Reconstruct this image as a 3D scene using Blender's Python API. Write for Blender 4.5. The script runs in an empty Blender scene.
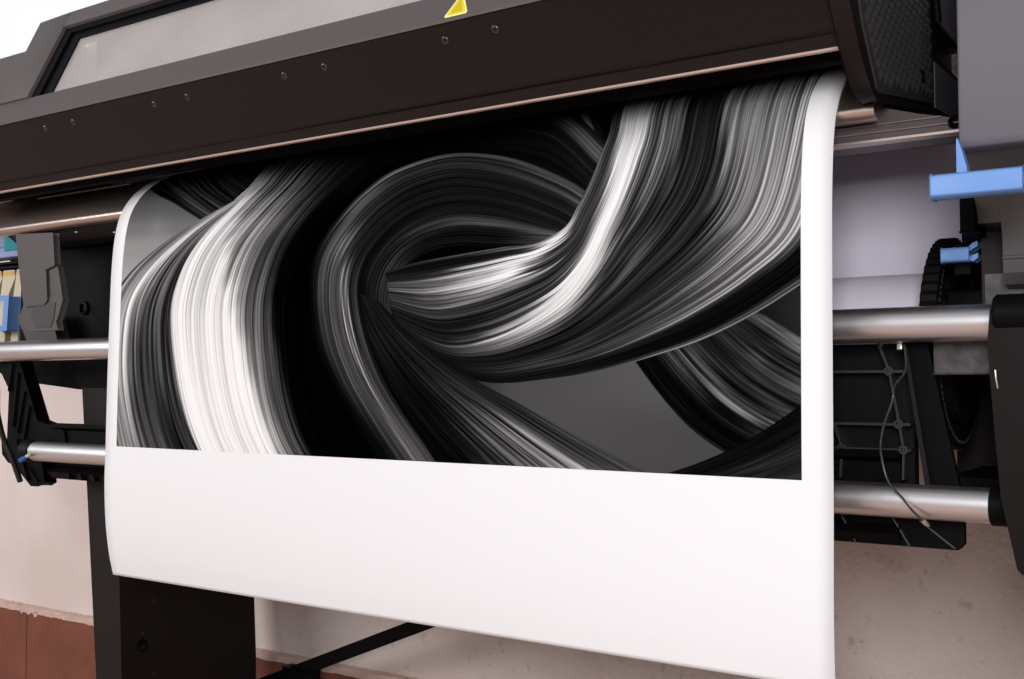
import bpy, bmesh, math, random
import numpy as np
from mathutils import Vector, Matrix

# ---------------------------------------------------------------- camera, sky, light, exposure
SC = bpy.context.scene
COL = SC.collection
cam_d = bpy.data.cameras.new('camera'); cam = bpy.data.objects.new('camera', cam_d); COL.objects.link(cam)
cam_d.sensor_width = 36.0; cam_d.lens = 36.0 * 1100 / 1024; cam_d.clip_start = .05
cam.location = (0, 0, 1.0)
cam.rotation_euler = (math.radians(90 + 2.3686), 0, math.radians(34.0034))
SC.camera = cam

world = bpy.data.worlds.new('bright_sky'); SC.world = world; world.use_nodes = True
wn = world.node_tree.nodes; wl = world.node_tree.links
wbg = wn['Background']; wbg.inputs['Strength'].default_value = 1.0
# bright overcast sky outside the window side, dimmer workshop on the near side
wtc = wn.new('ShaderNodeTexCoord'); wsep = wn.new('ShaderNodeSeparateXYZ'); wramp = wn.new('ShaderNodeValToRGB')
wramp.color_ramp.elements[0].position = 0.0; wramp.color_ramp.elements[0].color = (.36, .355, .375, 1)
wramp.color_ramp.elements[1].position = .5; wramp.color_ramp.elements[1].color = (1.15, 1.14, 1.14, 1)
wl.new(wtc.outputs['Generated'], wsep.inputs[0]); wl.new(wsep.outputs['Y'], wramp.inputs['Fac']); wl.new(wramp.outputs['Color'], wbg.inputs['Color'])

def area(name, loc, target, sx, sy, power, color):
    l = bpy.data.lights.new(name, 'AREA'); l.shape = 'RECTANGLE'; l.size = sx; l.size_y = sy; l.energy = power; l.color = color
    o = bpy.data.objects.new(name, l); COL.objects.link(o); o.location = loc
    o.rotation_euler = (Vector(target) - Vector(loc)).to_track_quat('-Z', 'Y').to_euler()
    return o
area('workshop_window_light', (-3.9, -1.6, 2.3), (-1.6, 1.6, .9), 2.4, 1.6, 89, (1, .985, .98))
area('added_fill_by_the_camera', (.28, -.70, 1.55), (-.75, 1.6, 1.05), .6, .75, 32, (1, .985, 1.0))  # added fill, brightens the paper web behind the gap
SC.view_settings.view_transform = 'Standard'; SC.view_settings.look = 'None'
SC.view_settings.gamma = 1; SC.view_settings.use_curve_mapping = False
SC.view_settings.exposure = 0.0

# ---------------------------------------------------------------- materials
def srgb(r, g, b):
    f = lambda c: (c/255/12.92 if c/255 <= .04045 else ((c/255+.055)/1.055)**2.4)
    return (f(r), f(g), f(b), 1)
def mat(name, color, rough=.5, metal=0, spec=.5, noise=None, bump=None, coat=0):
    """noise=(scale, amount): soft mottling of the colour; bump=(scale, strength, distance)"""
    m = bpy.data.materials.new(name); m.use_nodes = True
    nt = m.node_tree; b = nt.nodes['Principled BSDF']
    b.inputs['Base Color'].default_value = color; b.inputs['Roughness'].default_value = rough
    b.inputs['Metallic'].default_value = metal; b.inputs['Specular IOR Level'].default_value = spec
    b.inputs['Coat Weight'].default_value = coat
    tc = nt.nodes.new('ShaderNodeTexCoord')
    if noise:
        n = nt.nodes.new('ShaderNodeTexNoise'); n.inputs['Scale'].default_value = noise[0]; n.inputs['Detail'].default_value = 6
        nt.links.new(tc.outputs['Object'], n.inputs['Vector'])
        r = nt.nodes.new('ShaderNodeValToRGB')
        lo = tuple(c*(1-noise[1]) for c in color[:3])+(1,); hi = tuple(min(1, c*(1+noise[1])) for c in color[:3])+(1,)
        r.color_ramp.elements[0].color = lo; r.color_ramp.elements[1].color = hi
        r.color_ramp.elements[0].position = .3; r.color_ramp.elements[1].position = .7
        nt.links.new(n.outputs['Fac'], r.inputs['Fac']); nt.links.new(r.outputs['Color'], b.inputs['Base Color'])
    if bump:
        n2 = nt.nodes.new('ShaderNodeTexNoise'); n2.inputs['Scale'].default_value = bump[0]; n2.inputs['Detail'].default_value = 5
        nt.links.new(tc.outputs['Object'], n2.inputs['Vector'])
        bp = nt.nodes.new('ShaderNodeBump'); bp.inputs['Strength'].default_value = bump[1]; bp.inputs['Distance'].default_value = bump[2]
        nt.links.new(n2.outputs['Fac'], bp.inputs['Height']); nt.links.new(bp.outputs['Normal'], b.inputs['Normal'])
    return m
M = {}
M['cover'] = mat('brown_black_plastic', (.0095, .0058, .0048, 1), .42, spec=.23, bump=(900, .08, .0005))
M['grey'] = mat('warm_grey_plastic', (.098, .081, .081, 1), .5, spec=.3, bump=(1200, .1, .0005))
M['housing'] = mat('cool_grey_plastic', (.135, .127, .147, 1), .55, spec=.25, noise=(700, .12), bump=(900, .15, .0006))
M['housing_low'] = mat('dark_grey_plastic', (.060, .054, .055, 1), .45, spec=.35, bump=(900, .1, .0005))
M['black'] = mat('black_plastic', (.0026, .0024, .0026, 1), .5, spec=.08)
M['black_soft'] = mat('black_ribbed_plastic', (.0055, .005, .0055, 1), .5, spec=.12)
M['dark_metal'] = mat('dark_painted_steel', (.0115, .0078, .0080, 1), .5, spec=.2)
M['mottled'] = mat('mottled_black_side_plate', (.0032, .0026, .0026, 1), .45, spec=.08, noise=(22, .9), bump=(40, .3, .004))
M['bracket'] = mat('brown_grey_bracket_plastic', (.075, .064, .064, 1), .5, spec=.35, bump=(600, .15, .0006))
M['bronze'] = mat('bronze_grey_deflector_metal', (.62, .51, .45, 1), .34, metal=1)
M['beam'] = mat('mauve_brown_painted_beam', (.070, .052, .054, 1), .4, spec=.4, noise=(9, .25))
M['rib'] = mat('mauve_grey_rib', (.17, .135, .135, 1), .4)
M['gold'] = mat('copper_lip_strip', (.52, .38, .33, 1), .35)
M['alu'] = mat('brushed_aluminium', (.80, .78, .78, 1), .34, metal=1)
M['rubber'] = mat('black_gasket_rubber', (.003, .003, .004, 1), .5, spec=.08)
M['screw'] = mat('dark_screw_steel', (.09, .08, .08, 1), .35, metal=.8)
M['bright_steel'] = mat('bright_small_steel', (.75, .72, .70, 1), .3, metal=1)
M['blue'] = mat('light_blue_plastic', srgb(112, 152, 214), .45, spec=.4)
M['blue_deep'] = mat('strong_blue_plastic', srgb(20, 92, 176), .4)
M['paper'] = mat('white_photo_paper', (.885, .888, .905, 1), .55, spec=.3)
M['roll_paper'] = mat('white_roll_paper', (.88, .83, .95, 1), .6, spec=.2)
M['yellow'] = mat('yellow_sticker', srgb(232, 214, 40), .45)
M['yellow_pale'] = mat('pale_yellow_sticker_rim', srgb(248, 240, 160), .45)
M['cream'] = mat('cream_cartridge_plastic', srgb(206, 194, 168), .5)
M['amber'] = mat('amber_cartridge_label', srgb(212, 176, 70), .5)
M['cyan'] = mat('cyan_label', srgb(40, 190, 205), .45)
M['lavender'] = mat('lavender_label', srgb(176, 190, 235), .45)
M['block'] = mat('mottled_grey_casting', (.060, .052, .055, 1), .6, noise=(60, .5), bump=(120, .3, .002))
M['cable'] = mat('grey_black_cable', (.03, .03, .03, 1), .35, spec=.6)

def pane_material():
    m = bpy.data.materials.new('pane_with_painted_reflection'); m.use_nodes = True
    nt = m.node_tree; b = nt.nodes['Principled BSDF']
    b.inputs['Roughness'].default_value = .12; b.inputs['Specular IOR Level'].default_value = .5
    tc = nt.nodes.new('ShaderNodeTexCoord'); n = nt.nodes.new('ShaderNodeTexNoise'); n.inputs['Scale'].default_value = 6; n.inputs['Detail'].default_value = 4
    nt.links.new(tc.outputs['Object'], n.inputs['Vector'])
    r = nt.nodes.new('ShaderNodeValToRGB'); r.color_ramp.elements[0].color = (.58, .53, .505, 1); r.color_ramp.elements[1].color = (.86, .80, .77, 1)  # reflected light put into the colour as pale blotches
    nt.links.new(n.outputs['Fac'], r.inputs['Fac']); nt.links.new(r.outputs['Color'], b.inputs['Base Color'])
    b.inputs['Alpha'].default_value = .48
    return m
M['pane'] = pane_material()

def glass_material():
    m = bpy.data.materials.new('clear_window_glass'); m.use_nodes = True
    nt = m.node_tree; nt.nodes.remove(nt.nodes['Principled BSDF'])
    t = nt.nodes.new('ShaderNodeBsdfTransparent'); t.inputs['Color'].default_value = (.97, .98, .98, 1)
    g = nt.nodes.new('ShaderNodeBsdfGlossy'); g.inputs['Roughness'].default_value = .03
    mx = nt.nodes.new('ShaderNodeMixShader'); mx.inputs['Fac'].default_value = .06
    nt.links.new(t.outputs[0], mx.inputs[1]); nt.links.new(g.outputs[0], mx.inputs[2])
    nt.links.new(mx.outputs[0], nt.nodes['Material Output'].inputs['Surface'])
    return m
M['glass'] = glass_material()

def wall_material():
    m = bpy.data.materials.new('beige_stucco'); m.use_nodes = True
    nt = m.node_tree; b = nt.nodes['Principled BSDF']; L = nt.links
    b.inputs['Roughness'].default_value = .85; b.inputs['Specular IOR Level'].default_value = .15
    tc = nt.nodes.new('ShaderNodeTexCoord')
    big = nt.nodes.new('ShaderNodeTexNoise'); big.inputs['Scale'].default_value = 3; big.inputs['Detail'].default_value = 5
    fine = nt.nodes.new('ShaderNodeTexNoise'); fine.inputs['Scale'].default_value = 34; fine.inputs['Detail'].default_value = 8; fine.inputs['Roughness'].default_value = .62
    for n in (big, fine): L.new(tc.outputs['Object'], n.inputs['Vector'])
    r = nt.nodes.new('ShaderNodeValToRGB'); r.color_ramp.elements[0].color = (.74, .63, .585, 1); r.color_ramp.elements[1].color = (.83, .73, .685, 1)
    r.color_ramp.elements[0].position = .35; r.color_ramp.elements[1].position = .65
    L.new(big.outputs['Fac'], r.inputs['Fac'])
    # small dark pits scratched in the plaster
    pit = nt.nodes.new('ShaderNodeValToRGB'); pit.color_ramp.elements[0].position = .30; pit.color_ramp.elements[1].position = .40
    pit.color_ramp.elements[0].color = (.45, .42, .4, 1); pit.color_ramp.elements[1].color = (1, 1, 1, 1)
    L.new(fine.outputs['Fac'], pit.inputs['Fac'])
    mul = nt.nodes.new('ShaderNodeMixRGB'); mul.blend_type = 'MULTIPLY'; mul.inputs['Fac'].default_value = .35
    L.new(r.outputs['Color'], mul.inputs['Color1']); L.new(pit.outputs['Color'], mul.inputs['Color2'])
    L.new(mul.outputs['Color'], b.inputs['Base Color'])
    bp = nt.nodes.new('ShaderNodeBump'); bp.inputs['Distance'].default_value = .016
    sx = nt.nodes.new('ShaderNodeSeparateXYZ'); L.new(tc.outputs['Object'], sx.inputs[0])
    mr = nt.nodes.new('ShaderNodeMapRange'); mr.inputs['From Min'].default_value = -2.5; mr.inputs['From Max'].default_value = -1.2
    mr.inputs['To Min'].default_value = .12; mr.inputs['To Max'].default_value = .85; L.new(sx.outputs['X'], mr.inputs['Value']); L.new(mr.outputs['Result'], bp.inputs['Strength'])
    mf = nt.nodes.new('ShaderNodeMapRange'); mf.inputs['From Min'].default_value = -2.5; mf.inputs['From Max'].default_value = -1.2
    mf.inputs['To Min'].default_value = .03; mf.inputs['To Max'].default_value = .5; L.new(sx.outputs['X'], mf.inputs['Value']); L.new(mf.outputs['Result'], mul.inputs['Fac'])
    L.new(fine.outputs['Fac'], bp.inputs['Height']); L.new(bp.outputs['Normal'], b.inputs['Normal'])
    return m
M['wall'] = wall_material()
M['terracotta'] = mat('terracotta_tile', srgb(128, 78, 62), .7, spec=.25, noise=(7, .18), bump=(40, .25, .004))
M['floor'] = mat('terracotta_floor', (.50, .36, .30, 1), .6, spec=.3, noise=(3, .15))
M['mortar'] = mat('pale_mortar', srgb(205, 178, 166), .9, spec=.1, noise=(30, .1), bump=(50, .4, .004))
M['frame_white'] = mat('white_window_frame', (.8, .79, .78, 1), .5)

# ---------------------------------------------------------------- mesh helpers
def link(name, bm, material, parent=None, smooth=35, bevel=0, seg=2):
    if bevel:
        bmesh.ops.remove_doubles(bm, verts=bm.verts, dist=1e-6)
        es = [e for e in bm.edges if len(e.link_faces) == 2 and e.calc_face_angle(0) > math.radians(28)]
        bmesh.ops.bevel(bm, geom=es, offset=bevel, segments=seg, affect='EDGES', profile=.5, clamp_overlap=True)
    bmesh.ops.recalc_face_normals(bm, faces=bm.faces)
    for f in bm.faces: f.smooth = True
    for e in bm.edges:
        if len(e.link_faces) == 2 and e.calc_face_angle(0) > math.radians(smooth): e.smooth = False
    me = bpy.data.meshes.new(name); bm.to_mesh(me); bm.free()
    me.materials.append(material)
    o = bpy.data.objects.new(name, me); COL.objects.link(o)
    if parent: o.parent = parent
    return o
def B(): return bmesh.new()
def poly_extrude(bm, pts, axis, a, b):
    """pts: 2D outline; axis 'X': (y,z) extruded from x=a to b; 'Y': (x,z) extruded in y; 'Z': (x,y)"""
    def P(p, t): return {'X': (t, p[0], p[1]), 'Y': (p[0], t, p[1]), 'Z': (p[0], p[1], t)}[axis]
    A = [bm.verts.new(P(p, a)) for p in pts]; C = [bm.verts.new(P(p, b)) for p in pts]
    n = len(pts)
    bm.faces.new(A); bm.faces.new(C[::-1])
    for i in range(n): bm.faces.new((A[i], A[(i+1) % n], C[(i+1) % n], C[i]))
    return bm
def box(bm, x0, x1, y0, y1, z0, z1): return poly_extrude(bm, [(x0, y0), (x1, y0), (x1, y1), (x0, y1)], 'Z', z0, z1)
def tube(bm, pts, r, n=10, caps=True):
    pts = [Vector(p) for p in pts]; rings = []
    up = Vector((.13, .31, .94))
    for i, p in enumerate(pts):
        d = (pts[min(i+1, len(pts)-1)] - pts[max(i-1, 0)]).normalized()
        s = d.cross(up).normalized(); t = s.cross(d)
        rr = r[i] if isinstance(r, (list, tuple)) else r
        rings.append([bm.verts.new(p + (s*math.cos(2*math.pi*k/n) + t*math.sin(2*math.pi*k/n))*rr) for k in range(n)])
    for a, b in zip(rings, rings[1:]):
        for k in range(n): bm.faces.new((a[k], a[(k+1) % n], b[(k+1) % n], b[k]))
    if caps: bm.faces.new(rings[0][::-1]); bm.faces.new(rings[-1])
    return bm
def lathe_x(bm, prof, cy, cz, n=64):
    """prof: list of (x, r) around the X axis through (cy, cz)"""
    rings = []
    for x, r in prof:
        rings.append([bm.verts.new((x, cy + r*math.cos(2*math.pi*k/n), cz + r*math.sin(2*math.pi*k/n))) for k in range(n)])
    for a, b in zip(rings, rings[1:]):
        for k in range(n): bm.faces.new((a[k], a[(k+1) % n], b[(k+1) % n], b[k]))
    bm.faces.new(rings[0][::-1]); bm.faces.new(rings[-1])
    return bm
def spline(pts, n):
    return [tuple(p) for p in catmull(pts, n)]
def empty(name, label, cat, loc=(0, 0, 0), group=None):
    o = bpy.data.objects.new(name, None); COL.objects.link(o); o.location = (0, 0, 0); o.empty_display_size = .1
    o['label'] = label; o['category'] = cat
    if group: o['group'] = group
    return o
def structure(o):
    o['kind'] = 'structure'; return o

PROF=[(1.4385,.6085),(1.4275,.655),(1.4185,.72),(1.4145,.80),(1.4160,.875),(1.4165,.93),(1.4185,1.05),(1.4215,1.176),(1.4245,1.25),(1.431,1.310),(1.443,1.355),(1.464,1.390),(1.489,1.4155),(1.517,1.4355),(1.555,1.4535),(1.60,1.470),(1.66,1.478)]
def catmull(pts,n):
    P=np.array(pts,float); m=len(P)
    Q=np.vstack([2*P[0]-P[1],P,2*P[-1]-P[-2]])
    t=np.linspace(0,m-1,n); i=np.minimum(t.astype(int),m-2); f=(t-i)[:,None]
    a,b,c,d=Q[i],Q[i+1],Q[i+2],Q[i+3]
    return .5*((2*b)+(c-a)*f+(2*a-5*b+4*c-d)*f**2+(3*b-a-3*c+d)*f**3)
SP=catmull(PROF,1200)
SL=np.concatenate([[0],np.cumsum(np.hypot(*np.diff(SP,axis=0).T))])


# ---------------------------------------------------------------- setting
bm = B()   # back wall, with a window opening above the printer's left half
WX0, WX1, WZ0, WZ1 = -5.6, -1.75, 1.62, 2.75
for x0, x1, z0, z1 in ((-7, WX0, 0, 3.2), (WX1, 3.5, 0, 3.2), (WX0, WX1, 0, WZ0), (WX0, WX1, WZ1, 3.2)):
    box(bm, x0, x1, 2.1, 2.28, z0, z1)
o = structure(link('wall_back', bm, M['wall'])); o['label'] = 'beige stucco wall behind the printer'; o['category'] = 'wall'
bm = B()
t = .05
for x0, x1, z0, z1 in ((WX0, WX1, WZ0, WZ0+t), (WX0, WX1, WZ1-t, WZ1), (WX0, WX0+t, WZ0+t, WZ1-t), (WX1-t, WX1, WZ0+t, WZ1-t)):
    box(bm, x0, x1, 2.16, 2.21, z0, z1)
win = structure(link('window_1', bm, M['frame_white'])); win['label'] = 'wide bright window in the wall above the printer'; win['category'] = 'window'
bm = B(); box(bm, WX0+t, WX1-t, 2.183, 2.187, WZ0+t, WZ1-t); link('window_pane', bm, M['glass'], win)
bm = B(); box(bm, -7, 3.5, -4.5, 2.28, -.1, 0)
o = structure(link('floor', bm, M['floor'])); o['label'] = 'terracotta floor under the printer'; o['category'] = 'floor'
# terracotta skirting with a ragged mortar bead on top
rnd = random.Random(3)
bm = B(); x = -7.0
while x < 3.5:
    w = .62
    box(bm, x+.002, min(x+w, 3.5)-.002, 2.082, 2.1, 0, .277); x += w
skirt = structure(link('baseboard_back', bm, M['terracotta'])); skirt['label'] = 'terracotta tile skirting along the back wall'; skirt['category'] = 'baseboard'
bm = B(); n = 2100; prev = None; drip = 0
for i in range(n+1):
    x = -7 + 10.5*i/n
    if drip <= 0 and rnd.random() < .018: drip = rnd.randint(2, 4); dl = rnd.uniform(.004, .012)
    lo = .2745 - .003*(.5+.5*math.sin(i*.37)*math.sin(i*.083)) - abs(rnd.gauss(0, .0012)) - (dl if drip > 0 else 0); drip -= 1; hi = .293 + rnd.uniform(-.002, .002)
    v = [bm.verts.new((x, 2.1, hi)), bm.verts.new((x, 2.085, hi-.004)), bm.verts.new((x, 2.0795, lo)), bm.verts.new((x, 2.1, lo-.002))]
    if prev:
        for k in range(4): bm.faces.new((prev[k], prev[(k+1) % 4], v[(k+1) % 4], v[k]))
    prev = v
o = structure(link('trim_1', bm, M['mortar'])); o['label'] = 'ragged pale mortar line above the terracotta skirting'; o['category'] = 'trim'

# ---------------------------------------------------------------- printer
PR = empty('wide_format_printer', 'large dark brown wide-format printer with a sloping window lid, seen above the hanging print', 'printer')
XL = -2.85
XR = -.4185
# lower front cover: tilted face, rolled lower edge, recessed underside lip
prof = [(1.2785, 1.5345), (1.3420, 1.4535)]
for k in range(1, 6):
    a = k/6; prof.append((1.3420 + .011*a, 1.4535 - .0125*math.sin(a*1.5708)*1.0 - .000*a))
prof += [(1.356, 1.4412), (1.362, 1.4305), (1.3640, 1.4262), (1.385, 1.431), (1.44, 1.49), (1.44, 1.534)]
cover = link('front_cover', poly_extrude(B(), prof, 'X', XL, XR), M['cover'], PR, smooth=40)
lip = link('lip_strip', poly_extrude(B(), [(1.3632, 1.4258), (1.3650, 1.4230), (1.372, 1.4230), (1.372, 1.4262)], 'X', XL, XR+.003), M['gold'], cover)
lip['label'] = 'thin copper coloured strip along the lower lip'
for x in (-2.0043, -1.9114, -1.6657, -1.5743, -1.3306, -1.2397, -.9929, -.9017):
    bm = B()
    # recessed ring screw lying on the tilted face
    lathe_x(bm, [(0, .0001), (0, .0030), (.0012, .0036), (.0014, .0052), (.0006, .0062), (-.001, .0062)], 0, 0, 20)
    d = Vector((0, -.0810, -.0635)).normalized()
    q = Vector((1, 0, 0)).rotation_difference(d).to_matrix().to_4x4()
    fy = 1.2785 + (1.5345-1.5155)*.0635/.0810
    bmesh.ops.transform(bm, matrix=Matrix.Translation((x, fy, 1.5155)) @ q, verts=bm.verts)
    link('screw', bm, M['screw'], cover)
# rail under the window: cover plastic, lit tone put into the grey
rail = link('window_rail', poly_extrude(B(), [(1.2765, 1.5360), (1.2755, 1.5395), (1.2985, 1.5870), (1.3005, 1.5890), (1.36, 1.5890), (1.36, 1.5360)], 'X', XL, XR), M['grey'], PR, smooth=30)
# warning sticker on the rail
def rail_pt(x, z, off):   # a point on the rail's sloped face
    y = 1.2755 + (z-1.5395)/(1.5870-1.5395)*(1.2985-1.2755)
    n = Vector((0, -.0475, .023)).normalized()
    return Vector((x, y, z)) + n*off
def tri(bm, cx, cz, half, h, corner, off0, off1):
    pts = []
    for (x, z), a0 in (((-half, 0), 210), ((half, 0), 330), ((0, h), 90)):
        ix, iz = {210: (x+corner*1.6, z+corner), 330: (x-corner*1.6, z+corner), 90: (x, z-corner*1.9)}[a0]
        for k in range(-3, 4):
            a = math.radians(a0 + k*19); pts.append((cx+ix+corner*math.cos(a), cz+iz+corner*math.sin(a)))
    A = [bm.verts.new(rail_pt(p[0], p[1], off0)) for p in pts]; C = [bm.verts.new(rail_pt(p[0], p[1], off1)) for p in pts]
    bm.faces.new(C); bm.faces.new(A[::-1]); n = len(pts)
    for i in range(n): bm.faces.new((A[i], A[(i+1) % n], C[(i+1) % n], C[i]))
    return bm
st = link('warning_sticker', tri(B(), -.9620, 1.5425, .0225, .0420, .003, -.0002, .0005), M['yellow_pale'], rail)
st['label'] = 'yellow triangular warning sticker'
link('sticker_face', tri(B(), -.9620, 1.5452, .0178, .0345, .002, .0004, .0008), M['yellow'], st)
sy = link('sticker_symbol', tri(B(), -.9620, 1.5478, .0115, .0245, .0012, .0007, .0010), mat('ochre_sticker_print', srgb(206, 184, 30), .5), st)

# lid: sloping plane, s=0 at the rail, s=1 at the top
def lidp(x, s, off=0):
    return Vector((x, 1.30 + .0934*s, 1.589 + .200*s)) + Vector((0, -.906, .423))*off
def lid_slab(bm, quad, o0, o1):
    A = [bm.verts.new(lidp(x, s, o0)) for x, s in quad]; C = [bm.verts.new(lidp(x, s, o1)) for x, s in quad]
    n = len(quad); bm.faces.new(C); bm.faces.new(A[::-1])
    for i in range(n): bm.faces.new((A[i], A[(i+1) % n], C[(i+1) % n], C[i]))
    return bm
lid = link('window_frame', lid_slab(B(), [(-2.1800, .003), (-2.0760, .003), (-2.0720, .835), (-2.0735, 1.02), (-2.1800, 1.0)], -.05, .004), M['grey'], PR, bevel=.0015)
link('top_rail', lid_slab(B(), [(-2.0725, .835), (-.40, .835), (-.40, 1.03), (-2.0725, 1.02)], -.05, .004), M['grey'], lid, bevel=.0015)
bm = B()
lid_slab(bm, [(-2.0755, .006), (-2.050, .006), (-2.046, .835), (-2.0715, .835)], -.03, -.004)
lid_slab(bm, [(-2.046, .765), (-.42, .765), (-.42, .835), (-2.046, .835)], -.03, -.004)
link('window_gasket', bm, M['rubber'], lid)
bm = B()
lid_slab(bm, [(-2.049, .006), (-2.0165, .006), (-2.0155, .690), (-2.045, .765)], -.03, -.010)
lid_slab(bm, [(-2.045, .765), (-2.0155, .690), (-.42, .690), (-.42, .765)], -.03, -.010)
link('inner_gasket', bm, M['rubber'], lid)
pane = link('window_pane', lid_slab(B(), [(-2.0165, .004), (-.42, .004), (-.42, .692), (-2.0155, .692)], -.018, -.013), M['pane'], lid)
pane['label'] = 'long grey window pane with a painted hazy reflection'
# inside of the lid, seen through the pane
bm = B(); poly_extrude(bm, [(1.37, 1.592), (1.46, 1.592), (1.52, 1.78), (1.515, 1.785), (1.45, 1.60)], 'X', -2.185, -.45)
link('interior_panel', bm, mat('grey_interior_plastic', (.42, .39, .375, 1), .5), PR)
bm = B(); poly_extrude(bm, [(1.345, 1.592), (1.50, 1.592), (1.44, 1.655), (1.385, 1.665)], 'X', -2.16, -2.022)
link('side_lining', bm, mat('white_side_lining', (.9, .86, .84, 1), .5), PR)
# top shell behind the lid
link('top_shell', poly_extrude(B(), [(1.405, 1.600), (1.405, 1.787), (1.46, 1.790), (1.97, 1.74), (1.97, 1.495), (1.605, 1.495), (1.605, 1.585)], 'X', -2.0, XR), M['housing_low'], PR)
bm = B(); box(bm, -2.0, -.43, 1.445, 1.60, 1.497, 1.588); link('carriage_beam', bm, M['black'], PR)
# left housing, behind and beside the lid
lh = link('left_housing', poly_extrude(B(), [(1.345, 1.588), (1.45, 1.7695), (1.95, 1.74), (1.95, 1.47), (1.40, 1.47), (1.345, 1.50)], 'X', -3.3, -2.19), M['grey'], PR, bevel=.004)
bm = B(); lathe_x(bm, [(0, .001), (.004, .008), (0, .012), (-.006, .012)], 0, 0, 20)
bmesh.ops.transform(bm, matrix=Matrix.Translation((-2.425, 1.383, 1.655)) @ Matrix.Rotation(math.radians(-90), 4, 'Z'), verts=bm.verts)
link('latch_knob', bm, M['bright_steel'], lh)

# right end cap with diamond-textured side
capf = [(1.2765, 1.536), (1.309, 1.4625), (1.345, 1.418), (1.3790, 1.3870), (1.398, 1.3745), (1.415, 1.3690), (1.440, 1.3690), (1.7181, 1.4140), (1.92, 1.4300),
        (1.92, 1.50), (1.74, 1.50), (1.74, 1.545), (1.92, 1.552), (1.92, 1.74), (1.46, 1.79), (1.3955, 1.793), (1.30, 1.589), (1.2985, 1.587), (1.2755, 1.5395)]
cap = link('end_cap', poly_extrude(B(), capf, 'X', -.4180, -.3927), M['cover'], PR, bevel=.003)
rim = [(1.4140, 1.3790), (1.425, 1.3755), (1.700, 1.4205), (1.712, 1.427), (1.700, 1.60), (1.68, 1.70), (1.45, 1.74), (1.38, 1.70), (1.322, 1.57), (1.330, 1.50), (1.352, 1.449)]
bm = B(); poly_extrude(bm, rim, 'X', -.394, -.3905)
# small raised diamonds over the panel, one mesh
def inside(y, z, P):
    c = False; j = len(P)-1
    for i in range(len(P)):
        if (P[i][1] > z) != (P[j][1] > z) and y < (P[j][0]-P[i][0])*(z-P[i][1])/(P[j][1]-P[i][1])+P[i][0]: c = not c
        j = i
    return c
py, pz = .0230, .0200
for r in range(80):
    for c in range(48):
        y = 1.30 + (c + .5*(r % 2))*py; z = 1.365 + r*pz*.5*1.15
        if all(inside(y+dy, z+dz, rim) for dy, dz in ((.014, 0), (-.014, 0), (0, .014), (0, -.014))):
            vs = [bm.verts.new((-.3905, y+a, z+b)) for a, b in ((-.0098, 0), (0, -.0096), (.0098, 0), (0, .0096))]
            t = bm.verts.new((-.3860, y, z))
            for i in range(4): bm.faces.new((vs[i], vs[(i+1) % 4], t))
grip = link('side_panel', bm, mat('satin_charcoal_plastic', (.042, .040, .043, 1), .36, spec=.45), cap, smooth=20)
grip['label'] = 'black side panel covered in small raised diamonds'
bm = B(); lathe_x(bm, [(-.3905, .009), (-.3870, .009), (-.3862, .0065), (-.3885, .0055), (-.3885, .0001)], 1.640, 1.447, 20)
link('panel_catch', bm, M['black'], grip)
bm = B(); tube(bm, [(-.386, 1.712, 1.60), (-.386, 1.727, 1.55)], .006, 12); link('hinge_pin', bm, M['black_soft'], cap)
bm = B(); box(bm, -.40, -.30, 1.925, 1.97, 1.36, 1.75); link('rear_plate', bm, M['housing_low'], PR)
bm = B(); box(bm, -.3925, -.3885, 1.735, 1.92, 1.553, 1.74); link('upper_side_plate', bm, M['housing'], cap, bevel=.001)
bm = B(); poly_extrude(bm, [(1.727, 1.4195), (1.92, 1.4345), (1.92, 1.496), (1.727, 1.490)], 'X', -.3927, -.3912); link('lower_side_plate', bm, M['housing'], cap)

# black pinch bar above the paper
link('pinch_bar', poly_extrude(B(), [(1.462, 1.4375), (1.468, 1.4330), (1.486, 1.4395), (1.60, 1.481), (1.60, 1.493), (1.455, 1.475)], 'X', -2.46, -.42), M['black'], PR)
bm = B(); poly_extrude(bm, [(1.4660, 1.4268), (1.4665, 1.4245), (1.4700, 1.4250), (1.4700, 1.4290)], 'X', -2.30, -1.968); link('bar_edge', bm, M['beam'], PR)

# curved output deflector and the beam under it
outer = [(y+.0016, z+.0) for y, z in [tuple(p) for p in SP] if z > 1.338]
outer = [(1.4700, 1.3495), (1.4620, 1.3500), (1.4550, 1.3530), (1.4505, 1.3575)] + [(p[0]+.0018, p[1]-.0010) for p in [tuple(q) for q in SP[::6]] if p[1] > 1.364]
inner = [(p[0]+.004, p[1]-.004) for p in outer]
inner = [(1.470, 1.3535), (1.464, 1.3540), (1.4585, 1.356), (1.4545, 1.360)] + inner[4:]
defl = link('output_deflector', poly_extrude(B(), outer + inner[::-1], 'X', -2.62, -.4060), M['bronze'], PR, smooth=50)
beam_prof = [(1.470, 1.3490), (1.500, 1.3275), (1.505, 1.3265), (1.56, 1.3265), (1.56, 1.44), (1.53, 1.43), (1.51, 1.4185), (1.489, 1.3965), (1.476, 1.373)]
beam = link('platen_beam', poly_extrude(B(), beam_prof, 'X', -2.42, -.6005), M['dark_metal'], PR)  # left stretch of the same beam, its shade put into a darker material
bm = B(); poly_extrude(bm, [(-.6000, 1.3270), (-.2995, 1.3270), (-.2995, 1.3420), (-.3110, 1.3450), (-.3600, 1.3575), (-.4060, 1.3720), (-.4060, 1.385), (-.6000, 1.385)], 'Y', 1.490, 1.56)
poly_extrude(bm, [(1.56, 1.3265), (1.80, 1.390), (1.80, 1.400), (1.56, 1.352)], 'X', -.6000, -.2995); link('beam_end', bm, M['beam'], beam)  # second piece is an unseen wedge added to block light passing over the beam
def under(t, off=0):  # a point on the sloped under-face of the beam
    return (1.470 + .030*t, 1.3490 - .0215*t - off)
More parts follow.
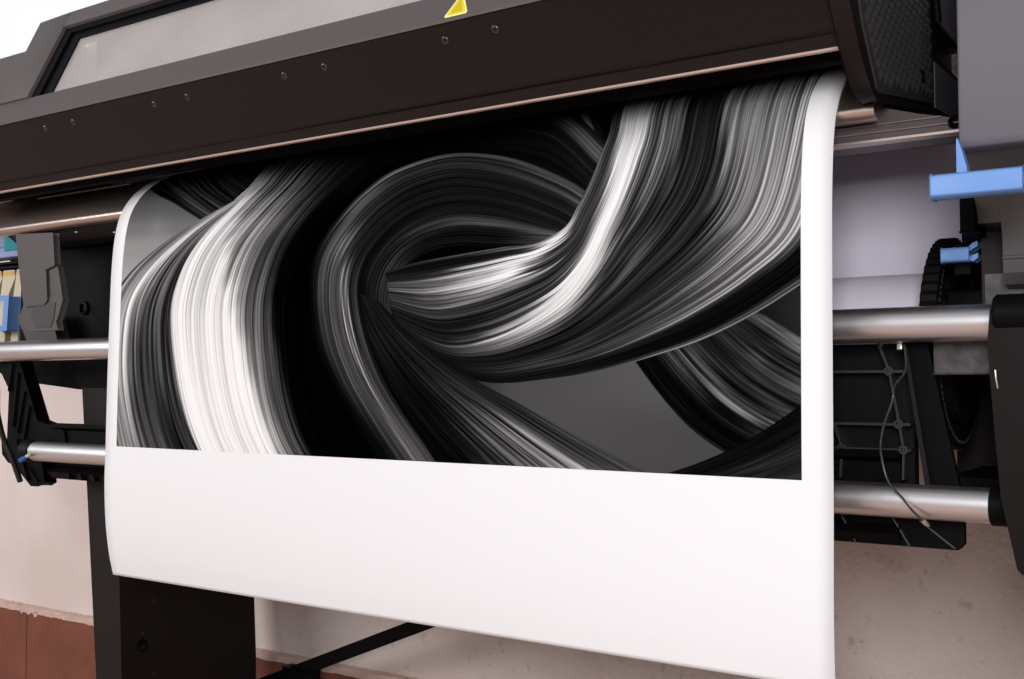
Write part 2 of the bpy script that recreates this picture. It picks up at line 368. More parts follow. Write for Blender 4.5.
for z0, z1, x1 in ((1.3485, 1.3500, -.330), (1.3385, 1.3398, -.2998)):
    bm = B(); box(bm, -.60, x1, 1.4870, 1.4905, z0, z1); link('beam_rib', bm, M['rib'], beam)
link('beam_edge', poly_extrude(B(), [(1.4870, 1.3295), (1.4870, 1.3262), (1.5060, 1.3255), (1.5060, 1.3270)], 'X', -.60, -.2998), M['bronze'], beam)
for x, y in ((-2.28, .60), (-2.17, .35), (-2.05, .75)):
    p = under(y)
    bm = B(); lathe_x(bm, [(0, .0002), (0, .003), (.0016, .003), (.0020, .0042), (.0, .0045)], 0, 0, 14)
    bmesh.ops.transform(bm, matrix=Matrix.Translation((x, p[0], p[1])) @ Matrix.Rotation(math.radians(90), 4, 'Y'), verts=bm.verts)
    link('beam_screw', bm, M['bright_steel'], beam)
bm = B(); lathe_x(bm, [(0, .001), (.001, .006), (.003, .008), (-.004, .009)], 0, 0, 20)
bmesh.ops.transform(bm, matrix=Matrix.Translation((-.3130, 1.488, 1.340)) @ Matrix.Rotation(math.radians(-70), 4, 'Z'), verts=bm.verts)
link('beam_plug', bm, M['black'], beam)
# inner web behind the roll, closing the body
bm = B(); box(bm, -2.45, -.30, 1.905, 1.97, 1.0, 1.47); link('rear_panel', bm, M['dark_metal'], PR)

# right housing
rh = link('right_housing', poly_extrude(B(), [(1.380, 1.75), (1.380, 1.292), (1.384, 1.2835), (1.395, 1.2815), (1.97, 1.2815), (1.97, 1.75)], 'X', -.2860, .30), M['housing'], PR, bevel=.002)
low = [(1.405, 1.2815), (1.425, 1.268), (1.455, 1.25), (1.485, 1.222), (1.498, 1.19), (1.500, 1.164), (1.4985, 1.1625), (1.4985, 1.1600), (1.500, 1.1585), (1.502, 1.142), (1.512, 1.128), (1.56, 1.120), (1.90, 1.120), (1.90, 1.2815)]
bm = poly_extrude(B(), low, 'X', -.2610, .30)
poly_extrude(bm, [p for p in low if p[1] > 1.215] + [], 'X', -.2880, -.2560) if False else None
lowu = link('lower_housing_shoulder', poly_extrude(B(), [(1.405, 1.2815), (1.425, 1.268), (1.455, 1.25), (1.485, 1.222), (1.492, 1.2060), (1.60, 1.206), (1.60, 1.2815)], 'X', -.2880, -.2612), M['housing_low'], rh, smooth=25)
lowh = link('lower_housing', bm, M['housing_low'], rh, smooth=25)
bm = B(); poly_extrude(bm, [(-.2950, 1.2815), (-.2950, 1.1), (-.2420, 1.1), (-.2435, 1.140), (-.2500, 1.168), (-.2590, 1.198), (-.2660, 1.204), (-.2720, 1.2055), (-.2780, 1.2060), (-.2780, 1.2815)], 'Y', 1.545, 1.80)
link('housing_bracket', bm, M['dark_metal'], rh)
bm = B(); poly_extrude(bm, [(-.2900, 1.145), (-.2530, 1.145), (-.2420, 1.132), (-.2420, 1.094), (-.2900, 1.094)], 'Y', 1.538, 1.5445); link('bracket_foot', bm, M['block'], rh)
bm = B(); poly_extrude(bm, [(-.2900, 1.206), (-.268, 1.2055), (-.2585, 1.198), (-.2500, 1.165), (-.2420, 1.140), (-.2420, 1.132), (-.2520, 1.148), (-.2610, 1.182), (-.2690, 1.199), (-.2900, 1.200)], 'Y', 1.5435, 1.552)
link('bracket_edge', bm, M['black_soft'], rh)
bm = B(); box(bm, -.3060, -.2885, 1.47, 1.60, 1.194, 1.2815); link('guide_post', bm, mat('matt_black_post', (.0015, .0015, .0015, 1), .6, spec=.03), rh, bevel=.002)
bm = B(); box(bm, -.2420, -.12, 1.53, 1.62, 1.095, 1.1265); link('housing_foot', bm, M['housing'], rh, bevel=.002)
# blue loading lever
lev = link('loading_lever', poly_extrude(B(), [(1.338, 1.2215), (1.346, 1.2185), (1.372, 1.2205), (1.380, 1.226), (1.380, 1.240), (1.372, 1.2455), (1.346, 1.2475), (1.338, 1.2445)], 'X', -.3110, -.2105), M['blue'], PR, bevel=.0018, seg=3)
lev['label'] = 'light blue lever bar below the right housing'
bm = B(); poly_extrude(bm, [(-.2880, 1.240), (-.2755, 1.240), (-.2765, 1.258), (-.2810, 1.276), (-.2850, 1.289), (-.2872, 1.294), (-.2880, 1.290)], 'Y', 1.384, 1.402)
bmesh.ops.translate(bm, verts=bm.verts, vec=(0, -.012, 0)); link('lever_arm', bm, M['blue'], lev)
bm = B(); box(bm, -.2125, -.2105+.0015, 1.346, 1.372, 1.2265, 1.2410); link('lever_end', bm, M['lavender'], lev, bevel=.001)

# left side of the body: side plate, grey hinge bracket, lower bar
bm = B(); poly_extrude(bm, [(-2.600, 1.3265), (-2.600, 1.015), (-2.590, 1.013), (-2.35, .993), (-2.26, .995), (-1.96, .995), (-1.96, 1.3265)], 'Y', 1.62, 1.90)
side = link('side_plate', bm, M['mottled'], PR, bevel=.004)
side['label'] = 'mottled black side plate left of the print'
bm = B()
x0, z0, r0 = -2.335, 1.185, .018
rings = [[bm.verts.new((x0+r*math.cos(2*math.pi*k/18), y, z0+r*math.sin(2*math.pi*k/18))) for k in range(18)] for y, r in ((1.622, r0), (1.612, r0*.9), (1.611, r0*.6), (1.618, r0*.5))]
for a, b_ in zip(rings, rings[1:]):
    for k in range(18): bm.faces.new((a[k], a[(k+1) % 18], b_[(k+1) % 18], b_[k]))
bm.faces.new(rings[-1])
link('side_boss', bm, M['mottled'], side)
kf = 1.462/1.56
fwd = lambda P: [(x*kf, 1+(z-1)*kf) for x, z in P]
up = fwd([(-2.532, 1.370), (-2.383, 1.362), (-2.374, 1.288), (-2.409, 1.280), (-2.4015, 1.205), (-2.412, 1.196), (-2.492, 1.194), (-2.505, 1.24)])
hb = link('hinge_bracket', poly_extrude(B(), up, 'Y', 1.462, 1.478), M['bracket'], PR, bevel=.003)
bm = B(); poly_extrude(bm, fwd([(-2.404, 1.279), (-2.370, 1.284), (-2.3555, 1.235), (-2.3480, 1.202), (-2.3960, 1.2015)]), 'Y', 1.468, 1.482); link('bracket_tab', bm, M['bracket'], hb, bevel=.002)
bm = B(); poly_extrude(bm, fwd([(-2.496, 1.199), (-2.406, 1.2005), (-2.396, 1.206), (-2.347, 1.202), (-2.3610, 1.170), (-2.372, 1.152), (-2.366, 1.135), (-2.478, 1.135), (-2.500, 1.150), (-2.508, 1.180)]), 'Y', 1.466, 1.482)
link('bracket_elbow', bm, M['bracket'], hb, bevel=.004)
bm = B(); poly_extrude(bm, [(-2.508, 1.170), (-2.380, 1.170), (-2.372, 1.152), (-2.352, 1.1025), (-2.425, 1.1025), (-2.470, 1.110), (-2.500, 1.150)], 'Y', 1.556, 1.59)
hb2 = link('lower_hinge_arm', bm, M['bracket'], hb, bevel=.004)
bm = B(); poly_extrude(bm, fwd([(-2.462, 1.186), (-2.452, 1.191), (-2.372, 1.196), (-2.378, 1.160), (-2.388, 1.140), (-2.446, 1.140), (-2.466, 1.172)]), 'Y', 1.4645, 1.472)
link('arm_recess', bm, mat('shaded_recess_plastic', (.035, .029, .029, 1), .5), hb2, bevel=.002)  # recess shade put into a darker copy of the bracket plastic
bm = B(); box(bm, -2.95, -2.43, 1.575, 1.72, 1.095, 1.108); link('cartridge_tray', bm, M['grey'], PR, bevel=.002)
bm = B(); box(bm, -2.95, -2.545, 1.66, 1.70, 1.338, 1.3655); sl = link('slot_label_bar', bm, M['lavender'], PR, bevel=.003)
sl['label'] = 'lavender label bar with a cyan panel'
bm = B(); box(bm, -2.745, -2.655, 1.6570, 1.6605, 1.3665-.012, 1.392); link('cyan_panel', bm, M['cyan'], sl, bevel=.001)
bm = B(); box(bm, -2.95, -2.545, 1.661, 1.70, 1.366, 1.398); link('label_backing', bm, M['lavender'], sl, bevel=.002)
bm = B()
for z in (1.305, 1.316, 1.328): box(bm, -2.95, -2.53, 1.68, 1.80, z-.004, z+.002)
link('slot_rail', bm, M['black_soft'], PR)
bm = B(); box(bm, -2.95, -2.53, 1.80, 1.88, 1.06, 1.42); link('bay_back', bm, M['black'], PR)

# ---------------------------------------------------------------- ink cartridges in the bay at the far left
def cartridge(x, lab, handle):
    c = empty('ink_cartridge', lab, 'ink cartridge', group='ink cartridges in the left bay')
    bm = B(); poly_extrude(bm, [(x, 1.298), (x+.046, 1.2975), (x+.050, 1.280), (x+.018, 1.232), (x+.006, 1.1085), (x-.022, 1.1085), (x-.012, 1.235)], 'Y', 1.640, 1.795)
    link('body', bm, M['cream'], c, bevel=.002)
    bm = B(); poly_extrude(bm, [(x+.002, 1.2965), (x+.0450, 1.296), (x+.0478, 1.286), (x+.001, 1.287)], 'Y', 1.6388, 1.6405); link('label', bm, M['amber'], c)
    if handle:
        bm = B()
        poly_extrude(bm, [(x-.050, 1.229), (x+.020, 1.227), (x+.013, 1.140), (x-.060, 1.140), (x-.060, 1.150), (x-.004, 1.150), (x+.001, 1.217), (x-.050, 1.219)], 'Y', 1.605, 1.6390)
        link('handle', bm, M['blue'], c, bevel=.002)
cartridge(-2.715, 'cream ink cartridge between the other two in the far left bay', False)
cartridge(-2.775, 'cream ink cartridge cut off by the left edge of the photo', False)
cartridge(-2.655, 'cream ink cartridge with a light blue handle, right beside the grey hinge bracket', True)

# ---------------------------------------------------------------- stand
ST = empty('printer_stand', 'black steel printer stand with a broad leg and a slanting brace under the print', 'stand')
bm = B()
A = [(-2.3100, .990), (-2.1700, .990), (-2.1680, .60), (-2.1500, .30), (-2.148, 0.02), (-2.218, .02), (-2.2390, .32), (-2.264, .5561)]
poly_extrude(bm, A, 'Y', 1.600, 2.005)
leg = link('leg', bm, M['dark_metal'], ST, bevel=.003)
for y, z, r in ((1.661, .3955, .013), (1.6620, .4235, .0035), (1.695, .492, .0035), (1.985, .50, .003), (1.69, .322, .004)):
    bm = B(); xx = -2.158 - (.30-z)*0
    xx = np.interp(z, [.30, .60], [-2.1500, -2.1680])
    lathe_x(bm, [(xx-.001, r*1.15), (xx+.0012, r*1.1), (xx+.0012, r*.8), (xx-.0, r*.75), (xx-.0, .0002)], y, z, 20)
    link('leg_bolt', bm, M['black'] if r > .01 else M['screw'], leg)
bm = B(); box(bm, -2.30, -2.10, 1.35, 2.05, 0, .02); link('foot', bm, M['dark_metal'], ST, bevel=.003)
bm = B()
k = 1.98/1.75
p0 = Vector((-1.8250*k, 1.98, 1+(.3440-1)*k)); p1 = Vector((-1.3848*k, 1.98, 1+(.5256-1)*k)); d = (p1-p0).normalized()
a, b_ = p0 - d*.16, p1 + d*.95
nrm = Vector((-d.z, 0, d.x))*.0135
vs = [a-nrm, b_-nrm, b_+nrm, a+nrm]
poly_extrude(bm, [(v.x, v.z) for v in vs], 'Y', 1.972, 1.992); link('brace', bm, M['black'], ST, bevel=.002)
bm = B(); box(bm, -1.780*k, -1.692*k, 1.965, 2.0, 1+(.325-1)*k, 1+(.3840-1)*k); link('base_rail', bm, M['black'], ST, bevel=.003)
bm = B(); box(bm, -.10, .02, 1.60, 2.005, .02, 1.11); link('leg', bm, M['dark_metal'], ST, bevel=.003)
bm = B(); box(bm, -.16, .04, 1.35, 2.05, 0, .02); link('foot', bm, M['dark_metal'], ST, bevel=.003)

# ---------------------------------------------------------------- take-up unit in front of the stand
TU = empty('take_up_unit', 'black take-up unit with two aluminium tubes running behind the print', 'take-up reel')
def roller(name, x0, x1, r, cy, cz, lab):
    o = link(name, lathe_x(B(), [(x0, r-.001), (x0+.001, r), (x1-.001, r), (x1, r-.001)], cy, cz, 64), M['alu'], TU); o['label'] = lab; return o
roller('tube', -2.80, -.2630, .0236, 1.50, 1.0800, 'upper brushed aluminium tube')
roller('tube', -2.340, -.2790, .0226, 1.50, .8470, 'lower brushed aluminium tube')
link('tube_collar', lathe_x(B(), [(-.2790, .0205), (-.2785, .0250), (-.2480, .0250), (-.2480, .02)], 1.50, .847, 48), M['black'], TU)
link('tube_collar', lathe_x(B(), [(-2.372, .02), (-2.372, .027), (-2.350, .0265), (-2.346, .0245), (-2.340, .0245), (-2.340, .02)], 1.50, .847, 48), M['black_soft'], TU)
# right end plate
rp = [(-.2625, 1.090), (-.2650, 1.06), (-.2655, 1.045), (-.2590, .94), (-.2535, .865), (-.2370, .781), (-.2335, .7775), (.04, .7775), (.04, 1.090)]
ep = link('end_plate', poly_extrude(B(), rp, 'Y', 1.430, 1.56), mat('dark_brown_end_plate', (.0068, .0042, .0039, 1), .5, spec=.14), TU, bevel=.003)
link('plate_roller', lathe_x(B(), [(-.2640, .016), (-.2625, .0215), (-.2590, .0250), (.03, .0250), (.03, .02)], 1.448, 1.0860, 40), M['black'], ep)
bm = B(); tube(bm, [(-.2590, 1.429, 1.018), (-.2585, 1.4275, 1.008), (-.2570, 1.429, .996)], .0011, 8); link('plate_scratch_clip', bm, M['bright_steel'], ep)
tube_pts = spline([(-.225, 1.428, .930), (-.222, 1.4265, .915), (-.222, 1.4265, .86), (-.226, 1.4265, .82)], 16)
bm = B(); tube(bm, tube_pts, .0025, 8); link('plate_seam', bm, M['black'], ep)
# right ribbed frame between the tubes
bm = B(); box(bm, -.62, -.386, 1.553, 1.575, .80, 1.057); fr = link('ribbed_frame', bm, M['black_soft'], TU)
bm = B()
for z in (1.0185, .9465, .9120): box(bm, -.62, -.386, 1.531, 1.556, z-.0018, z+.0018)
def bar_xz(bm, p, q, w, y0, y1):
    p, q = Vector((p[0], 0, p[1])), Vector((q[0], 0, q[1])); d = (q-p).normalized(); n = Vector((-d.z, 0, d.x))*w
    poly_extrude(bm, [((p-n).x, (p-n).z), ((q-n).x, (q-n).z), ((q+n).x, (q+n).z), ((p+n).x, (p+n).z)], 'Y', y0, y1)
for p, q in (((-.4268, 1.0575), (-.4126, 1.0204)), ((-.4126, 1.0204), (-.4003, .950)), ((-.4003, .950), (-.3945, .9125)), ((-.3945, .9125), (-.3960, .872)),
             ((-.4880, .945), (-.4780, .9125)), ((-.4780, .9125), (-.4810, .872))):
    bar_xz(bm, p, q, .0016, 1.529, 1.556)
for x, z in ((-.4126, 1.0190), (-.4003, .947), (-.3945, .9125), (-.4780, .9125)):
    ring = [[(x+r*math.cos(2*math.pi*k/16), z+r*math.sin(2*math.pi*k/16)) for k in range(16)] for r in (.0062, .0035)]
    V = [[bm.verts.new((p[0], y, p[1])) for p in ring[i]] for i, y in ((0, 1.556), (0, 1.5265), (1, 1.5265), (1, 1.556))]
    for a_, b_ in zip(V, V[1:]):
        for k in range(16): bm.faces.new((a_[k], a_[(k+1) % 16], b_[(k+1) % 16], b_[k]))
link('frame_rib', bm, mat('satin_black_rib_plastic', (.028, .026, .027, 1), .4), fr)
bm = B(); poly_extrude(bm, [(-.3925, 1.066), (-.3905, 1.0690), (-.3890, 1.060), (-.3590, .860), (-.3620, .8580), (-.3645, .8630)], 'Y', 1.5225, 1.543)
link('side_flange', bm, M['dark_metal'], fr, bevel=.001)
bm = B(); poly_extrude(bm, [(-.3910, 1.060), (-.362, 1.058), (-.3200, .845), (-.3640, .845), (-.3660, .88)], 'Y', 1.530, 1.543); link('inner_flange', bm, M['black'], fr)
bm = B(); poly_extrude(bm, [(-.40, 1.055), (-.262, 1.055), (-.262, .855), (-.40, .855)], 'Y', 1.875, 1.893); link('back_cover', bm, M['dark_metal'], TU)
bm = B(); box(bm, -.36, -.25, 1.62, 1.87, .852, .872); link('lower_shelf', bm, M['black'], TU)
# long lower channel behind the lower tube
lowc = link('lower_channel', poly_extrude(B(), [(1.515, .800), (1.530, .7840), (1.60, .7840), (1.60, .8040), (1.545, .8060), (1.545, .9050), (1.527, .9120), (1.520, .902), (1.533, .895), (1.533, .815)], 'X', -2.318, -.40), M['black'], TU)
bm = B(); poly_extrude(bm, [(-.62, .8260), (-.3205, .8260), (-.3205, .7920), (-.3265, .7845), (-.62, .7845)], 'Y', 1.5295, 1.545)
fb = link('foot_bracket', bm, M['black'], lowc, bevel=.001)
pale_rib = mat('lighter_black_rib_plastic', (.07, .068, .07, 1), .4)  # lighter tone for the diagonal ribs
for p, q in (((-.480, .822), (-.460, .7850)), ((-.410, .822), (-.388, .7850)), ((-.375, .820), (-.330, .786))):
    bm = B(); bar_xz(bm, p, q, .0009, 1.5255, 1.531); link('bracket_rib', bm, pale_rib, fb)
for i in range(7):
    x = -2.24 + i*.045; link('channel_rib', poly_extrude(B(), [(x, .8), (x+.006, .8), (x+.014, .786), (x+.008, .786)], 'Y', 1.512, 1.532), M['black_soft'], lowc)
# left end bracket
lb = [(-2.60, 1.075), (-2.4640, 1.0700), (-2.3800, .915), (-2.350, .9085), (-2.330, .905), (-2.3000, .9030), (-2.2750, .892), (-2.270, .87), (-2.36, .822), (-2.3540, .800), (-2.3490, .7720), (-2.3680, .7640), (-2.400, .7635),
      (-2.4700, .8110), (-2.495, .815), (-2.519, .833), (-2.523, .86), (-2.500, .87), (-2.4955, .99), (-2.53, 1.03), (-2.60, 1.045)]
bm = B(); poly_extrude(bm, lb, 'Y', 1.527, 1.56); lbr = link('left_end_bracket', bm, M['black'], TU, bevel=.002)
for p, q in (((-2.478, 1.05), (-2.49, .985)), ((-2.453, 1.03), (-2.47, .90)), ((-2.426, .985), (-2.452, .885)), ((-2.405, .95), (-2.425, .87)), ((-2.455, .87), (-2.405, .775)), ((-2.40, .80), (-2.365, .775))):
    bm = B(); bar_xz(bm, p, q, .0017, 1.520, 1.528); link('bracket_rib', bm, M['black_soft'], lbr)
bm = B(); tube(bm, spline([(-2.51, 1.50, 1.03), (-2.497, 1.497, .98), (-2.490, 1.495, .93), (-2.462, 1.495, .87), (-2.43, 1.495, .832), (-2.395, 1.497, .775)], 30), .0065, 10); link('bracket_rim', bm, M['dark_metal'], lbr)
bm = B(); lathe_x(bm, [(-.02, .0003), (-.02, .0055), (0, .0055), (.001, .004), (.012, .0035), (.013, .0003)], 0, 0, 20)
bmesh.ops.transform(bm, matrix=Matrix.Translation((-2.3330, 1.4690, .8345)) @ Matrix.Rotation(math.radians(-22), 4, 'Y') @ Matrix.Scale(1, 4), verts=bm.verts)
pin = link('blue_pin', bm, M['blue_deep'], lbr)
bm = B(); lathe_x(bm, [(.008, .0003), (.008, .0042), (.018, .0036), (.021, .0003)], 0, 0, 20)
bmesh.ops.transform(bm, matrix=Matrix.Translation((-2.3330, 1.4690, .8345)) @ Matrix.Rotation(math.radians(-22), 4, 'Y'), verts=bm.verts)
link('pin_tip', bm, M['cream'], pin)
# sensor cable with its two little connectors
cp = spline([(-.3870, 1.512, 1.0535), (-.3830, 1.500, 1.0197), (-.3905, 1.475, .9990), (-.3930, 1.470, .9780), (-.4040, 1.470, .9469), (-.4085, 1.470, .9150), (-.4000, 1.470, .8760), (-.3810, 1.470, .8530), (-.3690, 1.470, .838), (-.3555, 1.478, .8230)], 60)
bm = B(); tube(bm, cp, .0016, 8); cb = link('sensor_cable', bm, M['cable'], TU)
bm = B(); box(bm, -.3955, -.3885, 1.505, 1.519, 1.0470, 1.0555); link('cable_plug', bm, M['bright_steel'], cb, bevel=.001)
bm = B(); tube(bm, [(-.3585, 1.476, .8255), (-.3545, 1.479, .8215), (-.3515, 1.481, .8190)], [.0028, .0034, .002], 10); link('cable_plug', bm, M['bright_steel'], cb)

# ---------------------------------------------------------------- media roll behind the tubes
MR = empty('media_roll', 'white paper roll on a black ribbed hub behind the upper tube, right of the print', 'paper roll')
RC = (1.7200, 1.0520)
link('paper_roll', lathe_x(B(), [(-1.955, .05), (-1.955, .1160), (-.3790, .1160), (-.3790, .05)], RC[0], RC[1], 96), M['roll_paper'], MR)
bm = B()
poly_extrude(bm, [(1.8355, 1.05), (1.8358, 1.05), (1.8362, 1.40), (1.8359, 1.40)], 'X', -1.955, -.3790); link('paper_web', bm, M['roll_paper'], MR)
n = 120; hubp = []
HC = (1.7000, 1.0600)
bm = B(); rings = []
for x, r, rib_ in ((-.3780, .150, 0), (-.3775, .1555, 1), (-.3560, .1555, 1), (-.3545, .1510, 0), (-.3535, .1400, 0), (-.3600, .1380, 0), (-.3600, .118, 0), (-.3500, .116, 0), (-.3500, .095, 0), (-.3620, .092, 0), (-.3620, .035, 0)):
    rings.append([bm.verts.new((x, HC[0]+(r-(.0028*(k % 2) if rib_ else 0))*math.cos(2*math.pi*k/n), HC[1]+(r-(.0028*(k % 2) if rib_ else 0))*math.sin(2*math.pi*k/n))) for k in range(n)])
for a_, b_ in zip(rings, rings[1:]):
    for k in range(n): bm.faces.new((a_[k], a_[(k+1) % n], b_[(k+1) % n], b_[k]))
bm.faces.new(rings[0][::-1]); bm.faces.new(rings[-1])
hub = link('hub', bm, M['black_soft'], MR, smooth=25); hub['label'] = 'black hub disc with a ribbed rim'
bm = B(); n2 = 90
for k in range(n2):
    a0 = 2*math.pi*k/n2; a1 = a0 + 2*math.pi/n2*.55
    P = [(HC[0]+r*math.cos(a_), HC[1]+r*math.sin(a_)) for r, a_ in ((.1415, a0), (.1455, a0), (.1455, a1), (.1415, a1))]
    poly_extrude(bm, P, 'X', -.3545, -.3530)
link('hub_teeth', bm, mat('painted_highlight_teeth', (.05, .05, .05, 1), .4, spec=.3), hub)  # dotted rim highlight put into the teeth's lighter grey
lv = link('hub_lever', poly_extrude(B(), [(1.545, 1.1670), (1.548, 1.1645), (1.572, 1.1650), (1.575, 1.168), (1.575, 1.1815), (1.571, 1.1840), (1.548, 1.1842), (1.545, 1.1815)], 'X', -.3465, -.3105), M['blue'], MR, bevel=.0015)
lv['label'] = 'small light blue hub lever'
bm = B()
poly_extrude(bm, [(-.3150, 1.1800), (-.3060, 1.1880), (-.3010, 1.1900), (-.3010, 1.1850), (-.3100, 1.1790)], 'Y', 1.548, 1.572)
poly_extrude(bm, [(-.3150, 1.1680), (-.3060, 1.1650), (-.3005, 1.1690), (-.3005, 1.1740), (-.3100, 1.1705)], 'Y', 1.548, 1.572)
link('lever_fork', bm, M['blue'], lv, bevel=.0008)
bm = B(); tube(bm, [(-.362, HC[0], HC[1]), (-.20, HC[0], HC[1])], .030, 24); box(bm, -.3350, -.3150, 1.575, 1.70, 1.15, 1.180); link('spindle', bm, M['black'], MR)
bm = B(); box(bm, -.3550, -.2630, 1.5300, 1.5420, 1.0135, 1.0600); link('spindle_block', bm, M['block'], MR, bevel=.003)
bm = B(); box(bm, -.345, -.2880, 1.565, 1.60, 1.0580, 1.1300); link('spindle_cradle', bm, M['black'], MR, bevel=.006)

# ---------------------------------------------------------------- the print hanging from the printer
SX0, SX1 = -1.9650, -.4540
def sheet_point(x, s, off=0.0):
    y = np.interp(s, SL, SP[:, 0]); z = np.interp(s, SL, SP[:, 1])
    e = 1e-3
    ty = np.interp(s+e, SL, SP[:, 0]) - np.interp(s-e, SL, SP[:, 0]); tz = np.interp(s+e, SL, SP[:, 1]) - np.interp(s-e, SL, SP[:, 1])
    l = np.hypot(ty, tz) + 1e-12
    ny, nz = -tz/l, ty/l
    w = np.clip((x-SX0)/(SX1-SX0), 0, 1)          # the lower edge curls back more at the left
    curl = np.clip((.22 - s)/.22, 0, 1)**1.6
    return x, y + ny*off - curl*.024*w, z + nz*off
def grid_mesh(name, xs, ss, off, thick, material, parent):
    X, S = np.meshgrid(xs, ss); nx, ns = len(xs), len(ss)
    x, y, z = sheet_point(X.ravel(), S.ravel(), off)
    co = np.stack([x, y, z], 1)
    I = np.arange((nx-1)*(ns-1)); r, c = I // (nx-1), I % (nx-1); a = r*nx + c
    F = np.stack([a, a+1, a+nx+1, a+nx], 1)
    if thick:
        x2, y2, z2 = sheet_point(X.ravel(), S.ravel(), off-thick)
        m = nx*ns; co = np.vstack([co, np.stack([x2, y2, z2], 1)]); B2 = F[:, ::-1] + m
        loop = np.concatenate([np.arange(nx), nx*(np.arange(1, ns)) + nx-1, nx*(ns-1)+np.arange(nx-2, -1, -1), nx*np.arange(ns-2, 0, -1)])
        nxt = np.roll(loop, -1); side_ = np.stack([nxt, loop, loop+m, nxt+m], 1); F = np.vstack([F, B2, side_])
    me = bpy.data.meshes.new(name); nv, nf = len(co), len(F)
    me.vertices.add(nv); me.vertices.foreach_set('co', co.astype('f').ravel())
    me.loops.add(nf*4); me.loops.foreach_set('vertex_index', F.astype('i').ravel())
    me.polygons.add(nf); me.polygons.foreach_set('loop_start', (np.arange(nf)*4).astype('i'))
    me.polygons.foreach_set('use_smooth', np.ones(nf, dtype=bool))
    me.update(calc_edges=True); me.materials.append(material)
    o = bpy.data.objects.new(name, me); COL.objects.link(o)
    if parent: o.parent = parent
    return o
PAPER = grid_mesh('printed_sheet', np.linspace(SX0, SX1, 60), np.linspace(0, SL[-1]-.002, 160), .0, .0005, M['paper'], None)
PAPER['label'] = 'white paper sheet with a black and white swirl print, hanging from the printer'; PAPER['category'] = 'print'

